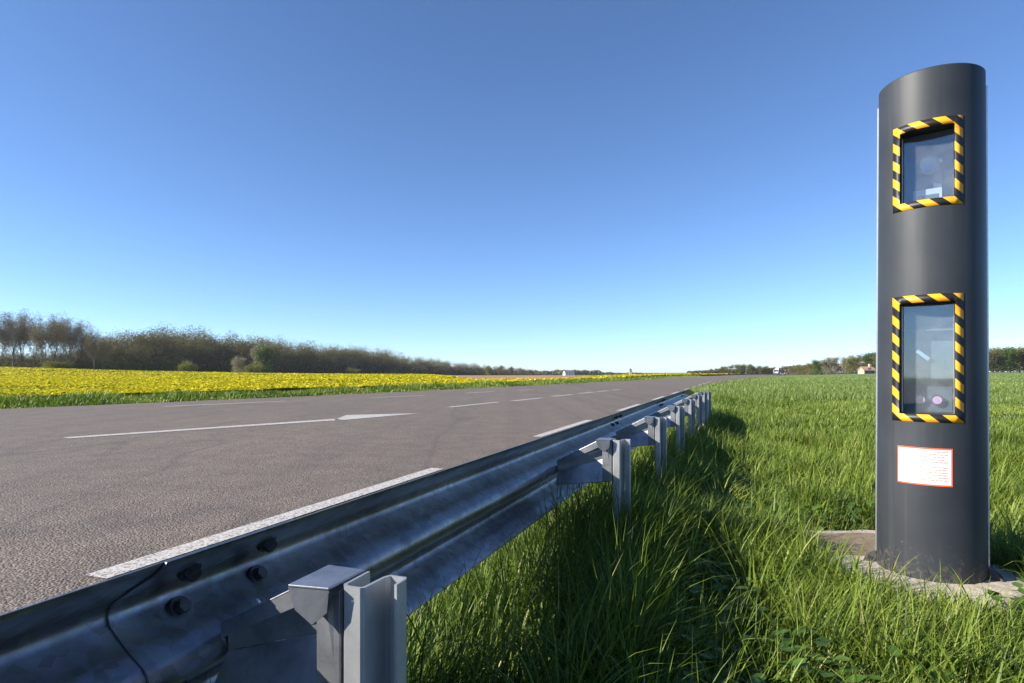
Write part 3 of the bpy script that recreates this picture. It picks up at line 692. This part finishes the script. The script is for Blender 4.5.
# ------------------------------------------------ trees
def tree_mesh(seed, H, spread, kind):
    """wood and twig/leaf geometry of one tree as (V,F,tint) pairs"""
    R_ = random.Random(seed); W = MB(); ends = []; bare_ = kind == 'bare'
    def grow(p, d, L, r, dep):
        segs = 3 if dep < 2 else 2; q = p.copy(); dd = d.copy()
        for s in range(segs):
            nd = (dd + Vector((R_.uniform(-.16, .16), R_.uniform(-.16, .16), R_.uniform(-.02, .14)))).normalized()
            e = q + nd * (L / segs); r1 = r * (1 - .22)
            W.tube(q, e, r, r1, 5 if dep < 2 else 3, cap=False)
            if dep >= 1 or s >= (0 if bare_ else 1):
                ends.append((e, dep)) if dep >= 2 else None
                if dep < 4:
                    for _ in range(2 if dep < 3 else 2):
                        az = R_.uniform(0, 6.28); sp = R_.uniform(.45, .85) * spread
                        cd = (nd + Vector((math.cos(az), math.sin(az), 0)) * sp).normalized()
                        if R_.random() < (.9 if dep < 2 else .75): grow(e, cd, L * (R_.uniform(.62, .85) if bare_ else R_.uniform(.5, .68)), r1 * .55, dep + 1)
            q = e; dd = nd; r = r1
        ends.append((q, dep))
    grow(Vector((0, 0, -.3)), Vector((0, 0, 1)), H * (.42 if bare_ else .55), H * .018, 0)
    zt = max(v[2] for v in W.v); k = H / zt; W.v = [(x * k, y * k, z * k) for x, y, z in W.v]
    E = np.array([[e.x * k, e.y * k, e.z * k] for e, d in ends]); return W, E
M_bark = simple('tree_bark', (.10, .085, .07), .9, 0, .3, 3)
LEAF = {
 'bare':   foliage('bare_twigs', [(0, (.10, .085, .07)), (.6, (.20, .17, .14)), (1, (.27, .24, .17))], .9, .1, .1),
 'brown':  foliage('budding_twigs', [(0, (.07, .052, .034)), (.5, (.155, .125, .066)), (1, (.24, .22, .09))], .9, .15, .1),
 'olive':  foliage('olive_spring_leaves', [(0, (.09, .09, .03)), (.5, (.18, .18, .05)), (1, (.27, .26, .08))], .8, .25, .2),
 'green':  foliage('young_green_leaves', [(0, (.03, .06, .016)), (.5, (.06, .11, .025)), (1, (.11, .17, .04))], .8, .25, .2),
 'blossom': foliage('pale_blossom', [(0, (.13, .11, .07)), (.4, (.25, .22, .17)), (1, (.40, .36, .31))], .9, .2, .1),
}
def leaf_cloud(E, n, sig, size, slim, rs):
    c = E[rs.integers(0, len(E), n)] + rs.normal(0, 1, (n, 3)) * np.array([sig, sig, sig * .8])
    c[:, 2] = np.maximum(c[:, 2], .2)
    a = rs.normal(0, 1, (n, 3)); a /= np.linalg.norm(a, axis=1)[:, None]; b = np.cross(a, rs.normal(0, 1, (n, 3))); b /= np.linalg.norm(b, axis=1)[:, None]
    s = size * rs.uniform(.5, 1.4, n)[:, None]
    V = np.stack([c - a * s, c + b * s * slim, c + a * s, c - b * s * slim], 1).reshape(-1, 3)
    return V, np.clip(.5 + rs.normal(0, .25, n), 0, 1)
protos = {}
def proto(kind, var, low=False):
    key = (kind, var, low)
    if key in protos: return protos[key]
    seed = 100 + var * 17 + len(kind); rs = np.random.default_rng(seed)
    W, E = tree_mesh(seed, 10, 1.0 if kind != 'bare' else .55, kind)
    n, sig, size, slim = {'bare': (5200, .35, .30, .07), 'brown': (6500, .5, .17, .3), 'olive': (6500, .65, .18, .5), 'green': (7000, .65, .18, .6), 'blossom': (6000, .55, .18, .5)}[kind]
    if low: E[:, 2] = .6 + (E[:, 2] - E[:, 2].min()) * .9
    if kind != 'bare':   # foliage down to the hedge at its foot
        k_ = rs.random(len(E)) < .35; E2 = E[k_].copy(); E2[:, 2] *= rs.uniform(.15, .7, len(E2)); E = np.concatenate([E, E2])
    V, tn = leaf_cloud(E, n, sig, size, slim, rs)
    # lobed darkness comes from the leaf arrangement; colour clumps follow branches
    wm = W.build('trunk', M_bark); cm = np_mesh('crown', V, np.arange(len(V)).reshape(-1, 4), LEAF[kind], attr=np.repeat(tn, 4))
    protos[key] = (wm, cm, [False]); return protos[key]
def plant_tree(kind, var, X, Y, h, label, group=None, name='tree', sx=1.0, rot=None, dz=0):
    wm, cm, used = proto(kind, var, name == 'bush')
    o = empty(name, (X, Y, float(terrain(X, Y)) + dz)); k = h / 10.0; o.scale = (k * sx, k * sx, k); o.rotation_euler = (0, 0, random.uniform(0, 6.28) if rot is None else rot)
    if used[0]: a, b = wm.copy(), cm.copy(); col.objects.link(a); col.objects.link(b)
    else: a, b = wm, cm; used[0] = True
    a.parent = o; b.parent = o; tag(o, label, 'tree' if name != 'bush' else 'bush', group); return o
def at(px, Y): return (px - 512) / 600 * Y
ORD = ['first', 'second', 'third', 'fourth', 'fifth', 'sixth', 'seventh', 'eighth', 'ninth', 'tenth', 'eleventh', 'twelfth', 'thirteenth', 'fourteenth', 'fifteenth', 'sixteenth']
random.seed(21)
# bare trees at the left end of the wood
bare = [(-14, 316), (1, 319), (13, 317), (24, 314), (35, 318), (44, 320), (53, 319), (62, 318), (70, 321), (78, 324), (86, 328), (94, 334), (103, 341)]
for i, (px, top) in enumerate(bare):
    Y = 148 + random.uniform(-4, 6); X = at(px, Y); zb = float(terrain(X, Y)); h = (373 - top) / 600 * Y + EYE - zb
    plant_tree('bare', i % 3, X, Y, h * 1.07, f'tall leafless tree, {ORD[i]} from the left end of the wood', 'bare trees at the left end of the wood', name='bare_tree', sx=.85)
# the wood behind the rapeseed: one mass
def woodmass():
    VV = []; FF = []; TT = []; rs = np.random.default_rng(5); base = []
    for v in range(4):
        W, E = tree_mesh(300 + v, 10, 1.0, 'brown'); V, tn = leaf_cloud(E, 3600, .5, .135, .4, rs); base.append((np.array(W.v), [f for f in W.f], V, tn))
    prof = [(-60, 352), (0, 352), (40, 352), (70, 350), (100, 340), (112, 333), (150, 331), (180, 329), (200, 333), (240, 337), (290, 341), (330, 346), (380, 350), (410, 356), (450, 361), (490, 366), (530, 369)]
    dist = [(-60, 150), (100, 158), (200, 190), (300, 240), (380, 320), (450, 430), (530, 560)]
    bv = []; bf = []; nb = 0; px = -60
    while px < 532:
        top = np.interp(px, *zip(*prof)); Y0 = np.interp(px, *zip(*dist))
        for row in range(3):
            pxx = px + rs.uniform(-3, 3); Y = Y0 + row * 7 + rs.uniform(-3, 3); X = at(pxx, Y); zb = float(terrain(X, Y))
            h = (373 - top) / 600 * Y + EYE - zb; h *= (rs.uniform(.6, .85), rs.uniform(.88, 1.08), rs.uniform(1.0, 1.16))[row]
            if h < 1.5: continue
            w, f, V, tn = base[rs.integers(0, 4)]; k = h / 10; a = rs.uniform(0, 6.28); c, s = math.cos(a), math.sin(a)
            M = np.array([[c, -s, 0], [s, c, 0], [0, 0, 1]]) * np.array([1.15, 1.15, 1])[:, None] * k
            nn = int(len(V) / 4 * (1 if row < 2 else .7)); V2 = V[:nn * 4] @ M.T + np.array([X, Y, zb])
            low = rs.random(nn) < .5   # undergrowth
            cen = np.repeat(low, 4); V2[cen, 2] = zb + (V2[cen, 2] - zb) * np.repeat(rs.uniform(.02, .55, low.sum()), 4)
            VV.append(V2); TT.append(np.repeat(np.clip(tn[:nn] + rs.normal(0, .22), 0, 1), 4))
            nu = 900; uu = rs.random(nu) ** 1.3; c0 = np.stack([X + rs.normal(0, 3.2, nu), Y + rs.normal(0, 2.5, nu), zb + uu * h * .55], -1); sz = Y / 600 * .75
            p_ = rs.normal(0, 1, (nu, 3)) * sz * .6; q_ = rs.normal(0, 1, (nu, 3)) * sz * .35
            VV.append(np.stack([c0 - p_, c0 + q_, c0 + p_, c0 - q_], 1).reshape(-1, 3)); TT.append(np.repeat(np.clip(.35 + rs.normal(0, .25, nu) + rs.normal(0, .2), 0, 1), 4))
            w2 = w @ M.T + np.array([X, Y, zb]); bv.append(w2); bf += [[i + nb for i in q] for q in f]; nb += len(w2)
        px += 4.2 if px > 300 else 6.5
    V = np.concatenate(VV); o = np_mesh('woodland', V, np.arange(len(V)).reshape(-1, 4), LEAF['brown'], attr=np.concatenate(TT))
    tag(o, 'long brown and olive wood behind the yellow rapeseed field', 'woodland', kind='stuff')
    me = bpy.data.meshes.new('trunks'); me.from_pydata(np.concatenate(bv).tolist(), [], bf); me.materials.append(M_bark)
    tr = bpy.data.objects.new('trunks', me); col.objects.link(tr); tr.parent = o; tr['kind'] = 'stuff'
woodmass()
def px_tree(kind, var, px, top, Y, label, group=None, name='tree', sx=1.0):
    X = at(px, Y); zb = float(terrain(X, Y)); h = (373 - top) / 600 * Y + EYE - zb
    plant_tree(kind, var, X, Y, max(h, 1.2) * 1.02, label, group, name, sx)
px_tree('blossom', 0, 236, 357, 172, 'small pale blossoming tree low in front of the wood', name='blossom_tree', sx=1.5)
px_tree('olive', 1, 252, 354, 178, 'rounded olive bush right of the low pale blossoming tree', name='bush', sx=1.5)
px_tree('green', 0, 265, 346, 196, 'fresh green tree in the wood right of the low blossoming tree', name='green_tree')
px_tree('blossom', 1, 259, 339, 200, 'pale blossoming crown at the top of the wood', name='blossom_tree', sx=.9)
px_tree('olive', 0, 188, 353, 160, 'yellowish bush near the middle of the wood edge left of the blossom', name='bush', sx=1.4)
px_tree('olive', 2, 54, 353, 143, 'wide olive bush under the bare trees at far left', name='bush', sx=2.0)
px_tree('olive', 1, 350, 362, 255, 'low olive bush at the wood edge below its middle', name='bush', sx=1.6)
for i, (px, top, Y) in enumerate(((488, 366, 330), (500, 365.5, 330), (511, 366.5, 330), (521, 368, 330), (530, 369.5, 330))):
    px_tree(('olive', 'brown', 'brown', 'blossom', 'brown')[i], i % 2, px, top, Y, f'small round tree, {ORD[i]} of five at the right end of the wood', 'small trees at the right end of the wood', name='round_tree', sx=1.4)
# row of trees far right of the road
rowa = [(704, 370.5), (710, 369), (717, 368), (723, 366.5), (730, 365), (738, 364), (745, 364.5), (752, 364.5), (759, 365.5), (766, 366), (772, 367)]
for i, (px, top) in enumerate(rowa):
    px_tree(('brown', 'olive')[i % 2], i % 3, px, top, 270, f'small spring tree left of the far lorry, {ORD[i]} from the left', 'trees behind the far bend of the road', name='spring_tree', sx=1.35)
rowb = [(791, 367), (797, 366), (803, 364.5), (809, 363.5), (815, 362), (821, 360), (828, 358), (836, 357), (845, 358), (853, 356), (862, 355), (871, 353), (880, 352), (890, 350), (900, 350), (912, 349)]
kb = ['brown', 'brown', 'olive', 'brown', 'olive', 'green', 'olive', 'blossom', 'blossom', 'olive', 'brown', 'green', 'olive', 'brown', 'olive', 'brown']
for i, (px, top) in enumerate(rowb):
    px_tree(kb[i], i % 3, px, top, 262 - i * 3, f'{ {"brown":"brownish","olive":"olive green","green":"deep green","blossom":"pale grey-pink"}[kb[i]] } tree between far car and pillar, {ORD[i]} from the left', 'trees between the vehicles and the pillar', name='spring_tree', sx=1.35)
rowc = [(925, 349), (938, 349), (950, 348), (962, 349), (974, 348), (985, 349), (994, 349), (1002, 348), (1011, 347.5), (1020, 348), (1030, 347), (1041, 348), (1054, 349)]
for i, (px, top) in enumerate(rowc):
    px_tree(('olive', 'brown', 'olive', 'green')[i % 4], i % 3, px, top, 200, f'spring tree behind the green field, {ORD[i]} counting right from behind the pillar', 'trees right of the pillar', name='spring_tree', sx=1.5)
# far tree lines near the horizon: one mass
def far_line():
    rs = np.random.default_rng(9); V = []; T = []
    for (a, b, ta, tb, Y, n) in ((535, 660, 370.8, 374.2, 900, 9000), (556, 600, 370, 371.2, 700, 5000), (690, 790, 371, 367.5, 330, 6000), (785, 1060, 366, 356, 300, 16000), (330, 560, 368, 371.5, 640, 6000)):
        px = rs.uniform(a, b, n); top = np.interp(px, [a, b], [ta, tb]) + 1.2 * (vnoise(px, px * 0, 5, 91) - .3)
        X = at(px, Y); Yv = Y + rs.uniform(-6, 6, n); zb = terrain(X, Yv) - 1; zt = EYE + (373 - top) / 600 * Y; u = np.sqrt(rs.random(n))
        c = np.stack([X, Yv, zb + (zt - zb) * u], -1); s = Y / 600 * .55
        p = rs.normal(0, 1, (n, 3)) * s; q = rs.normal(0, 1, (n, 3)) * s
        V.append(np.stack([c - p, c + q, c + p, c - q], 1).reshape(-1, 3)); T.append(np.repeat(rs.random(n), 4))
    V = np.concatenate(V); return np_mesh('distant_trees', V, np.arange(len(V)).reshape(-1, 4), LEAF['brown'], attr=np.concatenate(T))
tag(far_line(), 'faint lines of far trees along the horizon', 'distant trees', kind='stuff')

# ------------------------------------------------ far buildings and vehicles
M_wall = simple('pale_render', (.50, .34, .25), .9, 0, .1, .5); M_roof = simple('clay_tiles', (.36, .22, .15), .9, 0, .2, 1.5)
M_stone = simple('pale_stone', (.5, .4, .3), .9, 0, .1, .5); M_vglass = simple('dark_glass', (.02, .025, .03), .08, 0, .1, 1)
M_blue = simple('blue_car_paint', (.02, .03, .09), .3, .2, .1, 1); M_truck = simple('white_truck_paint', (.75, .75, .74), .4, 0, .05, 1)
M_tyre = simple('tyre_rubber', (.02, .02, .02), .9, 0, .2, 5); M_lamp = simple('headlamp_glass', (.7, .7, .68), .1, 0, .05, 5)
M_slate = simple('slate_roof', (.12, .12, .14), .7, 0, .2, 1)
def house(px, Y, W, D, H, label, rot=0., wall=None, roof=None, dz=0):
    X = at(px, Y); r = empty('farmhouse', (X, Y, float(terrain(X, Y)) + dz)); r.rotation_euler = (0, 0, rot); tag(r, label, 'house')
    m = MB(); m.box((0, 0, H / 2 - .2), (W, D, H + .4))
    m.add([(-W / 2, -D / 2, H), (-W / 2, D / 2, H), (-W / 2, 0, H + D * .32)], [(0, 2, 1)]); m.add([(W / 2, -D / 2, H), (W / 2, D / 2, H), (W / 2, 0, H + D * .32)], [(0, 1, 2)])
    m.build('wall', wall or M_wall, r)
    m = MB(); e = .3
    for s in (-1, 1):
        m.prism([Vector((-W / 2 - e, s * (D / 2 + e), H - .2)), Vector((W / 2 + e, s * (D / 2 + e), H - .2)), Vector((W / 2 + e, 0, H + D * .32 + .1)), Vector((-W / 2 - e, 0, H + D * .32 + .1))], (0, 0, .2))
    rf = m.build('roof', roof or M_roof, r)
    m = MB(); m.box((W * .3, .0, H + D * .32 + .5), (.7, .7, 1.4)); m.build('chimney', wall or M_wall, rf)
    for x in (-.3, .28):
        m = MB(); m.box((W * x, -D / 2 - .01, H * .55), (1.0, .1, 1.2)); m.build('window', M_vglass, r)
    m = MB(); m.box((0, -D / 2 - .01, 1.0), (1.1, .1, 2.0)); m.build('door', M_slate, r)
house(866.5, 205, 4.0, 3.0, 1.25, 'small pinkish farmhouse at the wood edge just left of the pillar', .12)
house(568.5, 560, 9, 6, 2.6, 'tiny white farm building on the horizon above the brown field', .3, M_white, M_slate)
X = at(630.5, 800); ct_ = empty('church_tower', (X, 800, float(terrain(X, 800)))); tag(ct_, 'tiny square stone tower with a small spire standing on the horizon', 'church')
m = MB(); m.box((0, 0, 3), (3.6, 3.6, 6.6)); m.build('tower_wall', M_stone, ct_)
m = MB(); m.add([(-2, -2, 6.3), (2, -2, 6.3), (2, 2, 6.3), (-2, 2, 6.3), (0, 0, 9)], [(0, 1, 4), (1, 2, 4), (2, 3, 4), (3, 0, 4), (3, 2, 1, 0)]); m.build('spire', M_slate, ct_)
m = MB(); m.box((0, -1.82, 4.9), (.9, .06, 1.3)); m.build('belfry_opening', M_black, ct_)

def wheels(r, pts, R_, W):
    for (x, y) in pts:
        m = MB(); m.tube((x - W / 2, y, R_), (x + W / 2, y, R_), R_, R_, 18); wl = m.build('wheel', M_tyre, r)
        m = MB(); m.tube((x - W / 2 - .01, y, R_), (x + W / 2 + .01, y, R_), R_ * .58, R_ * .58, 12); m.build('rim', M_alu, wl)
def car(px, Y, label):
    X = at(px, Y); r = empty('car', (X, Y, .006)); r.rotation_euler = (0, 0, rad(-24)); tag(r, label, 'car')
    m = MB(); side = [(-2.1, .35), (2.1, .35), (2.15, .75), (1.95, .98), (1.1, 1.02), (-1.15, 1.05), (-2.0, .92), (-2.15, .7)]   # y forward negative
    m.prism([Vector((-.88, y, z)) for y, z in side], (1.76, 0, 0)); m.build('body', M_blue, r, bevel=.08)
    m = MB(); cab = [(-.95, 1.03), (1.5, 1.02), (1.05, 1.48), (.1, 1.56), (-.4, 1.5)]
    m.prism([Vector((-.72, y, z)) for y, z in cab], (1.44, 0, 0)); cb = m.build('cabin', M_blue, r, bevel=.06)
    m = MB(); m.prism([Vector((-.64, -.90, 1.09)), Vector((.64, -.90, 1.09)), Vector((.60, -.47, 1.45)), Vector((-.60, -.47, 1.45))], (0, -.03, .02)); m.build('windscreen', M_vglass, r)
    for s in (-1, 1):
        m = MB(); m.box((s * .725, .3, 1.27), (.02, 1.5, .28)); m.build('side_window', M_vglass, r)
        m = MB(); m.box((s * .62, -2.1, .72), (.36, .12, .15)); m.build('headlight', M_lamp, r)
    m = MB(); m.box((0, -2.13, .5), (1.1, .08, .18)); m.build('grille', M_black, r)
    m = MB(); m.box((0, -2.18, .48), (.5, .02, .1)); m.build('number_plate', M_white, r)
    wheels(r, [(-.78, -1.35), (.78, -1.35), (-.78, 1.35), (.78, 1.35)], .33, .22)
def truck(px, Y, label):
    X = at(px, Y); r = empty('truck', (X, Y, .006)); r.rotation_euler = (0, 0, rad(-24)); tag(r, label, 'truck')
    m = MB(); m.box((0, 2.4, 1.95), (2.3, 6.0, 2.3)); m.build('cargo_box', M_truck, r, bevel=.04)
    m = MB(); m.prism([Vector((-1.05, y, z)) for y, z in ((-2.6, .5), (-.7, .5), (-.7, 2.3), (-2.1, 2.3), (-2.6, 1.4))], (2.1, 0, 0)); m.build('cab', M_truck, r, bevel=.08)
    m = MB(); m.prism([Vector((-.9, -2.58, 1.46)), Vector((.9, -2.58, 1.46)), Vector((.86, -2.2, 2.16)), Vector((-.86, -2.2, 2.16))], (0, -.04, .02)); m.build('windscreen', M_vglass, r)
    m = MB(); m.box((0, 1.6, .62), (.9, 7.4, .2)); m.build('chassis', M_black, r)
    for s in (-1, 1):
        m = MB(); m.box((s * .8, -2.62, .8), (.35, .08, .18)); m.build('headlight', M_lamp, r)
        m = MB(); m.box((s * 1.2, -2.3, 1.75), (.16, .1, .4)); m.build('mirror', M_black, r)
    m = MB(); m.box((0, -2.63, .55), (1.9, .08, .2)); m.build('bumper', M_black, r)
    wheels(r, [(-.95, -1.7), (.95, -1.7), (-.95, 3.6), (.95, 3.6)], .45, .28)
car(782.5, 205, 'dark blue car far off on the bend of the road')
truck(776, 275, 'small white lorry behind the dark blue car in the distance')

# ------------------------------------------------ haze
t = NT('haze_air'); t.o.inputs[0]
pv = t.n('ShaderNodeVolumePrincipled'); pv.inputs['Color'].default_value = (.86, .92, 1, 1); pv.inputs['Density'].default_value = .00013; pv.inputs['Anisotropy'].default_value = .2
t.l(pv.outputs[0], t.o.inputs['Volume'])
m = MB(); zl = float(min(v.co.z for v in bpy.data.objects['ground'].data.vertices)) - 1; m.box((0, 1500, (zl + 30) / 2), (6200, 4400, 30 - zl))
tag(m.build('haze', t.m), 'thin pale blue haze over the fields', 'haze', kind='stuff')
